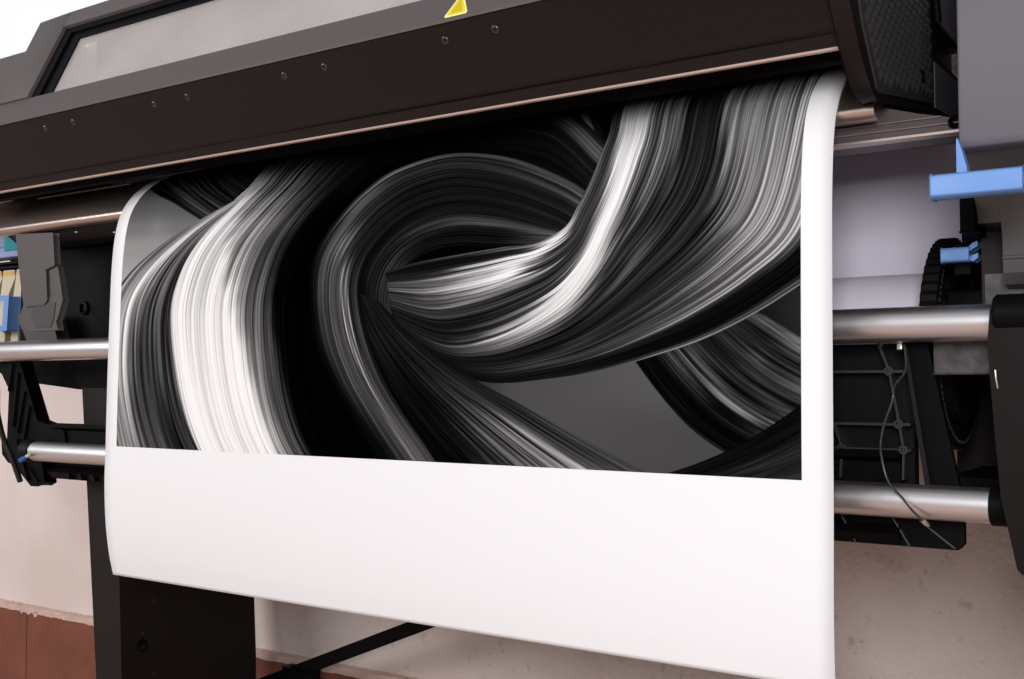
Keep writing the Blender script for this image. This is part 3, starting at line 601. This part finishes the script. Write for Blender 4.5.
# the printed picture: bundles of strands, painted in the sheet's own coordinates
ART = [
 ('ground_a',[(-2.002,0.321),(-2.016,0.572),(-2.01,0.678),(-1.995,0.755),(-2.044,0.914)],
  [(-1.677,0.327),(-1.643,0.556),(-1.622,0.661),(-1.633,0.721),(-1.644,0.778)],
  [(0,[(0,0.74),(1,0.74)]),(0.25,[(0,0.7),(1,0.66)]),(0.5,[(0,0.6),(0.5,0.58),(1,0.58)]),(0.65,[(0,0.46),(0.35,0.47),(0.45,0.51),(0.6,0.45),(1,0.45)]),(0.8,[(0,0.33),(0.5,0.36),(1,0.36)]),(1,[(0,0.25),(1,0.25)])],
  4,0,0,None),
 ('ground_b',[(-1.115,0.175),(-1.117,0.304),(-1.098,0.402),(-1.038,0.465)],
  [(-0.526,0.215),(-0.525,0.32),(-0.611,0.4),(-0.641,0.456)],
  [(0,[(0,0.25),(1,0.27)]),(0.35,[(0,0.22),(0.4,0.3),(1,0.27)]),(0.6,[(0,0.06),(0.12,0.15),(0.28,0.29),(0.8,0.33),(1,0.31)]),(1,[(0,0.05),(0.1,0.1),(0.3,0.28),(0.6,0.33),(1,0.36)])],
  3,0.02,0,None),
 ('ground_c',[(-0.581,0.462),(-0.553,0.492),(-0.511,0.52)],
  [(-0.497,0.44),(-0.457,0.446),(-0.457,0.531)],
  [(0,[(0,0.03),(0.4,0.08),(1,0.16)]),(1,[(0,0.12),(1,0.2)])],
  3,0.02,0,None),
 ('A',[(-2.134,0.985),(-1.926,0.825),(-1.788,0.758),(-1.665,0.701),(-1.553,0.656)],
  [(-1.847,1.18),(-1.768,1.038),(-1.622,0.863),(-1.476,0.769),(-1.41,0.729)],
  [(0,[(0,0.03),(0.2,0.04),(1,0.01)]),(0.3,[(0,0.04),(0.15,0.1),(0.4,0.06),(1,0.01)]),(0.6,[(0,0.05),(0.12,0.18),(0.3,0.14),(0.5,0.06),(1,0.02)]),(1,[(0,0.1),(0.2,0.32),(0.4,0.2),(0.6,0.08),(1,0.02)])],
  60,0.7,0.05,None),
 ('I',[(-0.985,1.082),(-0.963,0.961),(-0.866,0.797),(-0.829,0.744)],
  [(-0.896,1.055),(-0.863,0.887),(-0.812,0.787),(-0.79,0.739)],
  [(0,[(0,0),(0.3,0.12),(0.6,0.05),(1,0)]),(0.35,[(0,0.01),(0.35,0.25),(0.7,0.04),(1,0)]),(0.7,[(0,0.01),(0.3,0.12),(0.5,0.42),(0.65,0.1),(1,0)]),(1,[(0,0.02),(0.4,0.35),(0.8,0.1),(1,0.02)])],
  25,0.3,0.05,None),
 ('B',[(-0.764,0.456),(-0.739,0.425),(-0.699,0.377),(-0.656,0.335),(-0.608,0.304),(-0.561,0.285)],
  [(-0.584,0.51),(-0.55,0.491),(-0.519,0.471),(-0.489,0.453),(-0.452,0.434),(-0.414,0.415)],
  [(0,[(0,0.02),(0.12,0.02),(0.25,0.15),(0.5,0.1),(0.8,0.1),(0.9,0.3),(1,0.02)]),(0.3,[(0,0.03),(0.15,0.02),(0.27,0.2),(0.33,0.34),(0.4,0.2),(0.55,0.12),(0.75,0.14),(0.88,0.1),(0.93,0.34),(0.99,0.28),(1,0.05)]),(0.6,[(0,0.05),(0.15,0.02),(0.27,0.12),(0.33,0.42),(0.37,0.18),(0.5,0.11),(0.68,0.2),(0.8,0.1),(0.9,0.24),(0.97,0.4),(1,0.3)]),(1,[(0,0.05),(0.15,0.03),(0.27,0.2),(0.4,0.2),(0.55,0.12),(0.7,0.35),(0.8,0.15),(0.9,0.3),(1,0.38)])],
  100,0.55,0.05,None),
 ('C',[(-0.75,0.251),(-0.656,0.281),(-0.582,0.313),(-0.525,0.348),(-0.458,0.395)],
  [(-0.655,0.22),(-0.582,0.242),(-0.526,0.257),(-0.472,0.273),(-0.407,0.296)],
  [(0,[(0,0.04),(0.2,0.05),(1,0.12)]),(0.5,[(0,0.04),(0.3,0.05),(0.5,0.14),(0.6,0.09),(1,0.13)]),(1,[(0,0.03),(0.3,0.07),(0.6,0.13),(1,0.12)])],
  40,0.35,0.03,None),
 ('G',[(-1.63,0.196),(-1.698,0.288),(-1.736,0.364),(-1.76,0.443),(-1.772,0.512),(-1.769,0.565),(-1.748,0.62),(-1.717,0.663),(-1.676,0.7),(-1.625,0.741),(-1.588,0.786),(-1.591,0.853),(-1.609,0.962),(-1.496,0.964),(-1.317,0.966),(-1.139,0.963),(-0.999,0.948),(-0.803,0.761)],
  [(-1.29,0.231),(-1.35,0.297),(-1.383,0.367),(-1.399,0.438),(-1.407,0.51),(-1.404,0.563),(-1.388,0.613),(-1.369,0.651),(-1.345,0.682),(-1.317,0.712),(-1.285,0.737),(-1.25,0.757),(-1.209,0.774),(-1.162,0.78),(-1.084,0.771),(-0.973,0.733),(-0.866,0.684),(-0.782,0.63)],
  [(0,[(0,0.9),(0.1,0.95),(0.5,1),(0.58,0.85),(0.64,0.5),(0.7,0.3),(0.82,0.2),(0.85,0.02),(1,0)]),(0.0588,[(0,0.75),(0.05,0.95),(0.4,1),(0.58,1),(0.63,0.8),(0.67,0.5),(0.74,0.28),(0.83,0.2),(0.86,0.02),(1,0)]),(0.118,[(0,0.75),(0.04,0.95),(0.4,1),(0.57,1),(0.61,0.8),(0.65,0.5),(0.72,0.26),(0.82,0.2),(0.86,0.02),(1,0)]),(0.176,[(0,0.75),(0.03,0.93),(0.35,0.98),(0.53,0.99),(0.57,0.8),(0.62,0.5),(0.7,0.27),(0.8,0.2),(0.84,0.02),(1,0)]),(0.235,[(0,0.8),(0.04,0.92),(0.3,0.97),(0.48,0.96),(0.52,0.78),(0.58,0.48),(0.67,0.26),(0.77,0.16),(0.81,0.02),(1,0)]),(0.294,[(0,0.85),(0.05,0.91),(0.3,0.94),(0.44,0.94),(0.48,0.7),(0.56,0.45),(0.66,0.26),(0.75,0.12),(0.8,0.01),(1,0)]),(0.353,[(0,0.85),(0.1,0.9),(0.36,0.92),(0.4,0.66),(0.5,0.46),(0.62,0.28),(0.72,0.13),(0.78,0.02),(1,0)]),(0.412,[(0,0.82),(0.1,0.88),(0.28,0.9),(0.33,0.62),(0.46,0.45),(0.6,0.26),(0.72,0.1),(0.8,0.01),(1,0)]),(0.471,[(0,0.8),(0.1,0.87),(0.22,0.86),(0.28,0.6),(0.45,0.44),(0.6,0.28),(0.72,0.1),(0.82,0.01),(1,0)]),(0.529,[(0,0.74),(0.12,0.78),(0.2,0.5),(0.4,0.34),(0.58,0.2),(0.7,0.1),(0.82,0.01),(1,0)]),(0.588,[(0,0.5),(0.1,0.45),(0.2,0.3),(0.4,0.22),(0.58,0.13),(0.72,0.05),(1,0)]),(0.647,[(0,0.2),(0.15,0.2),(0.35,0.15),(0.55,0.1),(0.72,0.04),(1,0)]),(0.706,[(0,0.08),(0.2,0.11),(0.4,0.1),(0.6,0.06),(0.75,0.03),(1,0)]),(0.765,[(0,0.06),(0.3,0.09),(0.5,0.07),(0.7,0.03),(1,0)]),(0.853,[(0,0.02),(0.3,0.05),(0.6,0.03),(1,0.01)]),(0.924,[(0,0.03),(0.12,0.06),(0.2,0.16),(0.3,0.08),(0.5,0.05),(1,0.01)]),(1,[(0,0.05),(0.1,0.12),(0.2,0.38),(0.32,0.26),(0.42,0.06),(0.6,0.07),(0.8,0.05),(1,0.03)])],
  125,0.62,0.02,None),
 ('H',[(-1.908,0.181),(-1.952,0.301),(-1.979,0.404),(-1.978,0.497),(-1.955,0.572),(-1.903,0.623),(-1.829,0.665),(-1.744,0.702),(-1.667,0.73),(-1.604,0.756),(-1.566,0.794)],
  [(-1.61,0.197),(-1.693,0.288),(-1.733,0.364),(-1.757,0.443),(-1.769,0.512),(-1.766,0.565),(-1.742,0.619),(-1.708,0.663),(-1.662,0.701),(-1.608,0.739),(-1.568,0.789)],
  [(0,[(0,0.5),(0.1,0.7),(0.22,0.6),(0.3,0.25),(0.6,0.2),(1,0.17)]),(0.13,[(0,0.5),(0.1,0.65),(0.26,0.65),(0.36,0.28),(0.6,0.2),(1,0.17)]),(0.25,[(0,0.4),(0.18,0.6),(0.25,0.75),(0.4,0.55),(0.48,0.24),(0.7,0.24),(0.95,0.17),(1,0.4)]),(0.4,[(0,0.3),(0.12,0.7),(0.3,0.72),(0.45,0.55),(0.55,0.26),(0.7,0.32),(0.9,0.18),(1,0.35)]),(0.52,[(0,0.25),(0.08,0.65),(0.3,0.68),(0.5,0.5),(0.6,0.28),(0.75,0.3),(0.92,0.18),(1,0.4)]),(0.65,[(0,0.25),(0.06,0.5),(0.25,0.66),(0.45,0.62),(0.58,0.32),(0.75,0.26),(0.9,0.2),(1,0.5)]),(0.8,[(0,0.3),(0.1,0.55),(0.3,0.6),(0.5,0.42),(0.65,0.3),(0.85,0.4),(1,0.7)]),(1,[(0,0.3),(0.3,0.5),(1,0.6)])],
  42,0.7,0.05,None),
 ('J',[(-1.259,0.474),(-1.272,0.54),(-1.267,0.591),(-1.228,0.641),(-1.174,0.674),(-1.097,0.691),(-1.006,0.681),(-0.928,0.656),(-0.851,0.623)],
  [(-1.192,0.482),(-1.202,0.533),(-1.19,0.57),(-1.165,0.597),(-1.113,0.616),(-1.052,0.618),(-0.983,0.611),(-0.917,0.608),(-0.851,0.616)],
  [(0,[(0,0.04),(0.3,0.05),(0.6,0.12),(0.85,0.14),(0.95,0.2),(1,0.02)]),(0.25,[(0,0.05),(0.3,0.08),(0.5,0.14),(0.7,0.12),(0.92,0.15),(1,0.02)]),(0.5,[(0,0.06),(0.28,0.08),(0.36,0.2),(0.45,0.12),(0.6,0.07),(1,0.03)]),(0.75,[(0,0.06),(0.25,0.07),(0.35,0.2),(0.45,0.26),(0.55,0.09),(0.75,0.05),(1,0.02)]),(1,[(0,0.08),(0.3,0.12),(0.5,0.4),(0.8,0.3),(1,0.05)])],
  50,0.5,0.05,None),
 ('F',[(-1.167,0.204),(-1.228,0.267),(-1.287,0.333),(-1.343,0.402),(-1.381,0.473),(-1.395,0.545),(-1.391,0.608),(-1.369,0.651),(-1.33,0.693),(-1.279,0.735),(-1.213,0.772),(-1.112,0.789),(-0.991,0.763),(-0.878,0.715),(-0.804,0.67)],
  [(-1.054,0.21),(-1.121,0.288),(-1.172,0.344),(-1.217,0.402),(-1.249,0.462),(-1.269,0.519),(-1.273,0.566),(-1.26,0.605),(-1.228,0.641),(-1.186,0.669),(-1.128,0.687),(-1.056,0.689),(-0.966,0.669),(-0.881,0.637),(-0.815,0.6)],
  [(0,[(0,0.01),(0.3,0.1),(0.55,0.25),(0.8,0.3),(1,0.2)]),(0.0714,[(0,0.01),(0.25,0.06),(0.45,0.18),(0.6,0.28),(0.66,0.5),(0.7,0.3),(0.85,0.3),(1,0.14)]),(0.214,[(0,0),(0.12,0.03),(0.28,0.16),(0.5,0.24),(0.68,0.2),(0.7,0.7),(0.725,0.25),(0.79,0.25),(0.805,0.45),(0.83,0.2),(1,0.1)]),(0.321,[(0,0),(0.1,0.06),(0.25,0.18),(0.5,0.24),(0.63,0.2),(0.65,0.8),(0.675,0.25),(0.74,0.25),(0.76,0.65),(0.785,0.2),(0.95,0.15),(1,0.05)]),(0.429,[(0,0.02),(0.1,0.12),(0.25,0.25),(0.45,0.26),(0.6,0.22),(0.625,0.75),(0.65,0.25),(0.7,0.25),(0.72,0.6),(0.74,0.2),(0.9,0.14),(1,0.05)]),(0.521,[(0,0.06),(0.1,0.2),(0.3,0.3),(0.42,0.42),(0.46,0.22),(0.5,0.5),(0.54,0.18),(0.7,0.1),(0.85,0.1),(1,0.06)]),(0.607,[(0,0.15),(0.08,0.36),(0.18,0.36),(0.26,0.2),(0.4,0.16),(0.55,0.12),(0.75,0.08),(1,0.07)]),(0.714,[(0,0.35),(0.07,0.42),(0.12,0.15),(0.3,0.12),(0.6,0.07),(1,0.05)]),(0.821,[(0,0.3),(0.05,0.3),(0.1,0.12),(0.2,0.16),(0.4,0.1),(0.7,0.07),(1,0.06)]),(0.929,[(0,0.15),(0.1,0.3),(0.2,0.14),(0.3,0.2),(0.45,0.1),(0.7,0.08),(1,0.1)]),(1,[(0,0.12),(0.15,0.3),(0.3,0.3),(0.5,0.2),(0.7,0.1),(0.85,0.06),(1,0.2)])],
  100,0.45,0.03,None),
 ('K2',[(-0.8,0.963),(-0.776,0.882),(-0.751,0.78),(-0.755,0.727),(-0.77,0.676),(-0.791,0.631),(-0.819,0.577),(-0.861,0.527),(-0.92,0.491),(-0.999,0.463),(-1.088,0.457),(-1.195,0.499)],
  [(-0.401,0.96),(-0.39,0.784),(-0.408,0.678),(-0.446,0.569),(-0.527,0.509),(-0.625,0.462),(-0.718,0.434),(-0.8,0.416),(-0.887,0.404),(-0.998,0.398),(-1.098,0.424),(-1.194,0.486)],
  [(0,[(0,0.5),(0.03,0.45),(0.1,0.5),(0.15,0.42),(0.17,0.12),(0.32,0.1),(0.34,0.4),(0.6,0.45),(1,0.45)]),(0.0909,[(0,0.6),(0.02,0.5),(0.06,0.42),(0.12,0.5),(0.18,0.42),(0.2,0.12),(0.36,0.1),(0.38,0.42),(0.6,0.5),(1,0.45)]),(0.182,[(0,0.9),(0.04,0.55),(0.08,0.3),(0.13,0.5),(0.17,0.25),(0.2,0.4),(0.23,0.12),(0.39,0.1),(0.42,0.42),(0.6,0.54),(0.75,0.55),(0.85,0.5),(0.92,0.06),(0.97,0.03),(1,0.2)]),(0.273,[(0,0.95),(0.05,0.5),(0.09,0.24),(0.13,0.46),(0.17,0.2),(0.22,0.3),(0.25,0.12),(0.42,0.09),(0.46,0.3),(0.6,0.52),(0.75,0.58),(0.84,0.4),(0.87,0.04),(0.955,0.02),(0.97,0.2),(1,0.32)]),(0.364,[(0,0.95),(0.05,0.5),(0.08,0.2),(0.14,0.4),(0.18,0.16),(0.28,0.13),(0.45,0.08),(0.5,0.15),(0.62,0.32),(0.75,0.45),(0.82,0.38),(0.86,0.05),(0.95,0.02),(0.97,0.2),(1,0.34)]),(0.455,[(0,0.95),(0.06,0.6),(0.1,0.2),(0.2,0.16),(0.3,0.27),(0.4,0.1),(0.6,0.16),(0.75,0.26),(0.82,0.34),(0.86,0.04),(0.95,0.02),(0.97,0.1),(1,0.42)]),(0.545,[(0,0.95),(0.1,0.75),(0.15,0.2),(0.25,0.1),(0.36,0.2),(0.44,0.08),(0.55,0.16),(0.65,0.1),(0.75,0.22),(0.83,0.2),(0.88,0.03),(0.96,0.03),(1,0.38)]),(0.636,[(0,0.92),(0.15,0.75),(0.22,0.25),(0.3,0.1),(0.45,0.08),(0.6,0.2),(0.7,0.12),(0.78,0.2),(0.86,0.05),(0.97,0.05),(1,0.2)]),(0.727,[(0,0.85),(0.15,0.6),(0.25,0.3),(0.4,0.08),(0.55,0.06),(0.65,0.2),(0.75,0.2),(0.85,0.06),(1,0.06)]),(0.818,[(0,0.35),(0.2,0.3),(0.4,0.07),(0.7,0.12),(0.85,0.07),(1,0.03)]),(0.909,[(0,0.16),(0.5,0.05),(1,0.03)]),(1,[(0,0.05),(1,0.03)])],
  215,0.6,0.07,None),
 ('K1',[(-0.857,0.964),(-0.834,0.883),(-0.807,0.79),(-0.811,0.739),(-0.823,0.701),(-0.842,0.664),(-0.865,0.632),(-0.917,0.614),(-0.983,0.61),(-1.071,0.604),(-1.154,0.597),(-1.219,0.585)],
  [(-0.8,0.963),(-0.776,0.882),(-0.751,0.78),(-0.755,0.727),(-0.77,0.676),(-0.791,0.631),(-0.819,0.577),(-0.861,0.527),(-0.92,0.491),(-0.999,0.463),(-1.088,0.457),(-1.195,0.499)],
  [(0,[(0,0.05),(0.12,0.15),(0.3,0.15),(0.36,0.5),(0.7,0.55),(1,0.45)]),(0.0909,[(0,0.05),(0.06,0.15),(0.26,0.14),(0.32,0.5),(0.6,0.6),(0.9,0.62),(1,0.55)]),(0.182,[(0,0.05),(0.03,0.3),(0.06,0.15),(0.28,0.16),(0.34,0.6),(0.6,0.85),(0.9,0.8),(1,0.65)]),(0.273,[(0,0.05),(0.03,0.5),(0.08,0.17),(0.3,0.18),(0.42,0.45),(0.55,0.9),(1,0.93)]),(0.364,[(0,0.05),(0.04,0.5),(0.1,0.18),(0.35,0.18),(0.5,0.4),(0.62,0.7),(0.72,0.92),(1,0.95)]),(0.455,[(0,0.1),(0.05,0.5),(0.1,0.2),(0.45,0.18),(0.6,0.35),(0.72,0.75),(0.8,0.93),(1,0.95)]),(0.545,[(0,0.5),(0.04,0.9),(0.09,0.5),(0.14,0.2),(0.5,0.17),(0.66,0.25),(0.74,0.8),(0.82,0.95),(1,0.95)]),(0.636,[(0,0.05),(0.02,0.3),(0.06,0.9),(0.22,0.93),(0.3,0.4),(0.36,0.2),(0.6,0.17),(0.76,0.25),(0.82,0.85),(1,0.93)]),(0.727,[(0,0.3),(0.03,0.1),(0.12,0.1),(0.17,0.88),(0.42,0.93),(0.5,0.5),(0.57,0.2),(0.72,0.16),(0.86,0.3),(0.92,0.7),(1,0.85)]),(0.818,[(0,0.25),(0.04,0.05),(0.14,0.08),(0.22,0.65),(0.4,0.75),(0.46,0.35),(0.55,0.42),(0.62,0.18),(0.75,0.1),(0.9,0.2),(1,0.35)]),(0.909,[(0,0.12),(0.1,0.05),(0.25,0.3),(0.35,0.42),(0.5,0.2),(0.6,0.25),(0.7,0.08),(1,0.12)]),(1,[(0,0.1),(0.3,0.18),(0.6,0.12),(1,0.08)])],
  110,0.55,0.09,None),
 ('D',[(-1.298,0.558),(-1.277,0.488),(-1.248,0.423),(-1.203,0.352),(-1.141,0.279),(-1.07,0.202)],
  [(-1.233,0.538),(-1.158,0.475),(-1.053,0.414),(-0.932,0.361),(-0.799,0.3),(-0.656,0.238)],
  [(0,[(0,0.03),(0.5,0.08),(1,0.06)]),(0.3,[(0,0.03),(0.3,0.07),(0.6,0.05),(0.8,0.1),(1,0.05)]),(0.55,[(0,0.03),(0.35,0.03),(0.5,0.09),(0.6,0.16),(0.68,0.08),(0.75,0.16),(0.85,0.12),(1,0.12)]),(0.78,[(0,0.03),(0.25,0.02),(0.4,0.12),(0.5,0.28),(0.6,0.2),(0.68,0.5),(0.71,0.2),(0.76,0.55),(0.8,0.2),(1,0.16)]),(1,[(0,0.04),(0.25,0.04),(0.35,0.3),(0.5,0.5),(0.6,0.55),(0.7,0.8),(0.74,0.5),(0.78,0.8),(0.84,0.3),(1,0.2)])],
  130,0.65,0.06,None),
 ('F',[(-1.167,0.204),(-1.228,0.267),(-1.287,0.333),(-1.343,0.402),(-1.381,0.473),(-1.395,0.545),(-1.391,0.608),(-1.369,0.651),(-1.33,0.693),(-1.279,0.735),(-1.213,0.772),(-1.112,0.789),(-0.991,0.763),(-0.878,0.715),(-0.804,0.67)],
  [(-1.054,0.21),(-1.121,0.288),(-1.172,0.344),(-1.217,0.402),(-1.249,0.462),(-1.269,0.519),(-1.273,0.566),(-1.26,0.605),(-1.228,0.641),(-1.186,0.669),(-1.128,0.687),(-1.056,0.689),(-0.966,0.669),(-0.881,0.637),(-0.815,0.6)],
  [(0,[(0,0.01),(0.3,0.1),(0.55,0.25),(0.8,0.3),(1,0.2)]),(0.0714,[(0,0.01),(0.25,0.06),(0.45,0.18),(0.6,0.28),(0.66,0.5),(0.7,0.3),(0.85,0.3),(1,0.14)]),(0.214,[(0,0),(0.12,0.03),(0.28,0.16),(0.5,0.24),(0.68,0.2),(0.7,0.7),(0.725,0.25),(0.79,0.25),(0.805,0.45),(0.83,0.2),(1,0.1)]),(0.321,[(0,0),(0.1,0.06),(0.25,0.18),(0.5,0.24),(0.63,0.2),(0.65,0.8),(0.675,0.25),(0.74,0.25),(0.76,0.65),(0.785,0.2),(0.95,0.15),(1,0.05)]),(0.429,[(0,0.02),(0.1,0.12),(0.25,0.25),(0.45,0.26),(0.6,0.22),(0.625,0.75),(0.65,0.25),(0.7,0.25),(0.72,0.6),(0.74,0.2),(0.9,0.14),(1,0.05)]),(0.521,[(0,0.06),(0.1,0.2),(0.3,0.3),(0.42,0.42),(0.46,0.22),(0.5,0.5),(0.54,0.18),(0.7,0.1),(0.85,0.1),(1,0.06)]),(0.607,[(0,0.15),(0.08,0.36),(0.18,0.36),(0.26,0.2),(0.4,0.16),(0.55,0.12),(0.75,0.08),(1,0.07)]),(0.714,[(0,0.35),(0.07,0.42),(0.12,0.15),(0.3,0.12),(0.6,0.07),(1,0.05)]),(0.821,[(0,0.3),(0.05,0.3),(0.1,0.12),(0.2,0.16),(0.4,0.1),(0.7,0.07),(1,0.06)]),(0.929,[(0,0.15),(0.1,0.3),(0.2,0.14),(0.3,0.2),(0.45,0.1),(0.7,0.08),(1,0.1)]),(1,[(0,0.12),(0.15,0.3),(0.3,0.3),(0.5,0.2),(0.7,0.1),(0.85,0.06),(1,0.2)])],
  100,0.45,0.03,0.52),
]

PX0, PX1 = -1.9290, -.4960
PS0 = float(np.interp(.875, SP[:, 1], SL)); PS1 = PS0 + .688
SS = 2; FX, FS = 1600, 680; NX, NS = FX*SS, FS*SS          # painted at twice the mesh's density, then averaged
rng = np.random.default_rng(11)
pic = np.full((NS, NX), .008)
def lattice(nu, nw, U, W, r):
    g = r.uniform(-1, 1, (nu+2, nw+2)); a = U*nu; b = W*nw
    i = np.clip(a.astype(int), 0, nu); j = np.clip(b.astype(int), 0, nw); fa = a-i; fb = b-j; fa = fa*fa*(3-2*fa); fb = fb*fb*(3-2*fb)
    return g[i, j]*(1-fa)*(1-fb) + g[i+1, j]*fa*(1-fb) + g[i, j+1]*(1-fa)*fb + g[i+1, j+1]*fa*fb
def paint(pic, name, L, R, val, ns, amp, jit, half, seed):
    r = np.random.default_rng(seed)
    toc = lambda P: np.stack([(np.array(P)[:, 0]-PX0)/(PX1-PX0)*NX, (np.array(P)[:, 1]-PS0)/(PS1-PS0)*NS], 1)
    L, R = toc(L), toc(R)
    ln = max(np.hypot(*np.diff(L, axis=0).T).sum(), np.hypot(*np.diff(R, axis=0).T).sum())
    wd = np.hypot(*(L-R).T).max()
    nu, nw = int(ln*1.7)+8, int(wd*1.9)+8
    CL, CR = catmull(L, nu), catmull(R, nu)
    u = np.linspace(0, 1, nu); w = np.linspace(0, 1, nw)
    if half is not None:
        k = int(nu*half); CL, CR, u = CL[:k], CR[:k], u[:k]
    U, W = np.meshgrid(u, w, indexing='ij')
    # cross-section brightness, streaked along the strands
    us = np.array([v[0] for v in val]); wg = np.linspace(0, 1, 600)
    T = np.stack([np.interp(wg, [p[0] for p in v[1]], [p[1] for p in v[1]]) for v in val])
    shift = jit*lattice(5, max(ns//2, 2), U, W, r)
    Uj = np.clip(U + shift, us[0], us[-1])
    i = np.clip(np.searchsorted(us, Uj, side='right')-1, 0, len(us)-2); f = (Uj-us[i])/(us[i+1]-us[i]); f = f*f*(3-2*f)
    j = np.clip(W*599, 0, 598.999); ji = j.astype(int); jf = j-ji
    v = (T[i, ji]*(1-jf)+T[i, ji+1]*jf)*(1-f) + (T[i+1, ji]*(1-jf)+T[i+1, ji+1]*jf)*f
    if amp:
        n = .62*lattice(3, ns, U, W, r) + .50*lattice(3, int(ns*.55), U, W, r) + .40*lattice(4, int(ns*1.5), U, W, r) + .22*lattice(3, max(ns//5, 2), U, W, r)
        mid = np.clip(1.14 - v, .15, 1)
        v = v*(1 + amp*1.75*n*mid) + .015*amp*np.clip(n, 0, 2)*(v > .02)
        hl = np.clip(lattice(4, int(ns*1.1), U, W, r)-.5, 0, 1)
        v = v + hl*amp*1.25*np.sqrt(np.clip(v, 0, 1))*np.clip(1.0-v, 0, 1)
    v = np.clip(v, .004, 1)
    P = CL[:, None, :]*(1-W[..., None]) + CR[:, None, :]*W[..., None]
    x, y = P[..., 0], P[..., 1]
    ok = (x >= 0) & (x < NX) & (y >= 0) & (y < NS)
    idx = y[ok].astype(int)*NX + x[ok].astype(int)
    s = np.bincount(idx, v[ok], NX*NS); c = np.bincount(idx, minlength=NX*NS)
    s, c = s.reshape(NS, NX), c.reshape(NS, NX)
    for _ in range(2):                                  # close pinholes between samples
        h = c == 0
        cn = np.zeros_like(c); sn = np.zeros_like(s)
        for dx, dy in ((1, 0), (-1, 0), (0, 1), (0, -1)):
            cn += np.roll(np.roll(c > 0, dx, 1), dy, 0); sn += np.roll(np.roll(np.where(c > 0, s/np.maximum(c, 1), 0), dx, 1), dy, 0)
        g = h & (cn >= 3); s = np.where(g, sn/np.maximum(cn, 1), s); c = np.where(g, 1, c)
    return np.where(c > 0, s/np.maximum(c, 1), pic)
seeds = {}
for (name, L, R, val, ns, amp, jit, half) in ART:
    seeds.setdefault(name, 100+len(seeds))
    pic = paint(pic, name, L, R, val, ns, amp, jit, half, seeds[name])
pic = pic.reshape(FS, SS, FX, SS).mean((1, 3))
ink = np.clip(pic, 0, 1)
ink = np.where(ink <= .04045, ink/12.92, ((ink+.055)/1.055)**2.4)*.93
def print_material():
    m = bpy.data.materials.new('printed_ink'); m.use_nodes = True
    nt = m.node_tree; b = nt.nodes['Principled BSDF']
    b.inputs['Roughness'].default_value = .7; b.inputs['Specular IOR Level'].default_value = .0
    at = nt.nodes.new('ShaderNodeAttribute'); at.attribute_name = 'ink'
    nt.links.new(at.outputs['Color'], b.inputs['Base Color'])
    return m
PIC = grid_mesh('printed_picture', np.linspace(PX0, PX1, FX), np.linspace(PS0, PS1, FS), .0004, 0, print_material(), PAPER)
PIC['label'] = 'black and white picture of swirling glossy strands'
ca = PIC.data.color_attributes.new('ink', 'FLOAT_COLOR', 'POINT')
rgba = np.ones((FX*FS, 4), 'f'); rgba[:, :3] = ink.reshape(-1, 1)
ca.data.foreach_set('color', rgba.ravel())
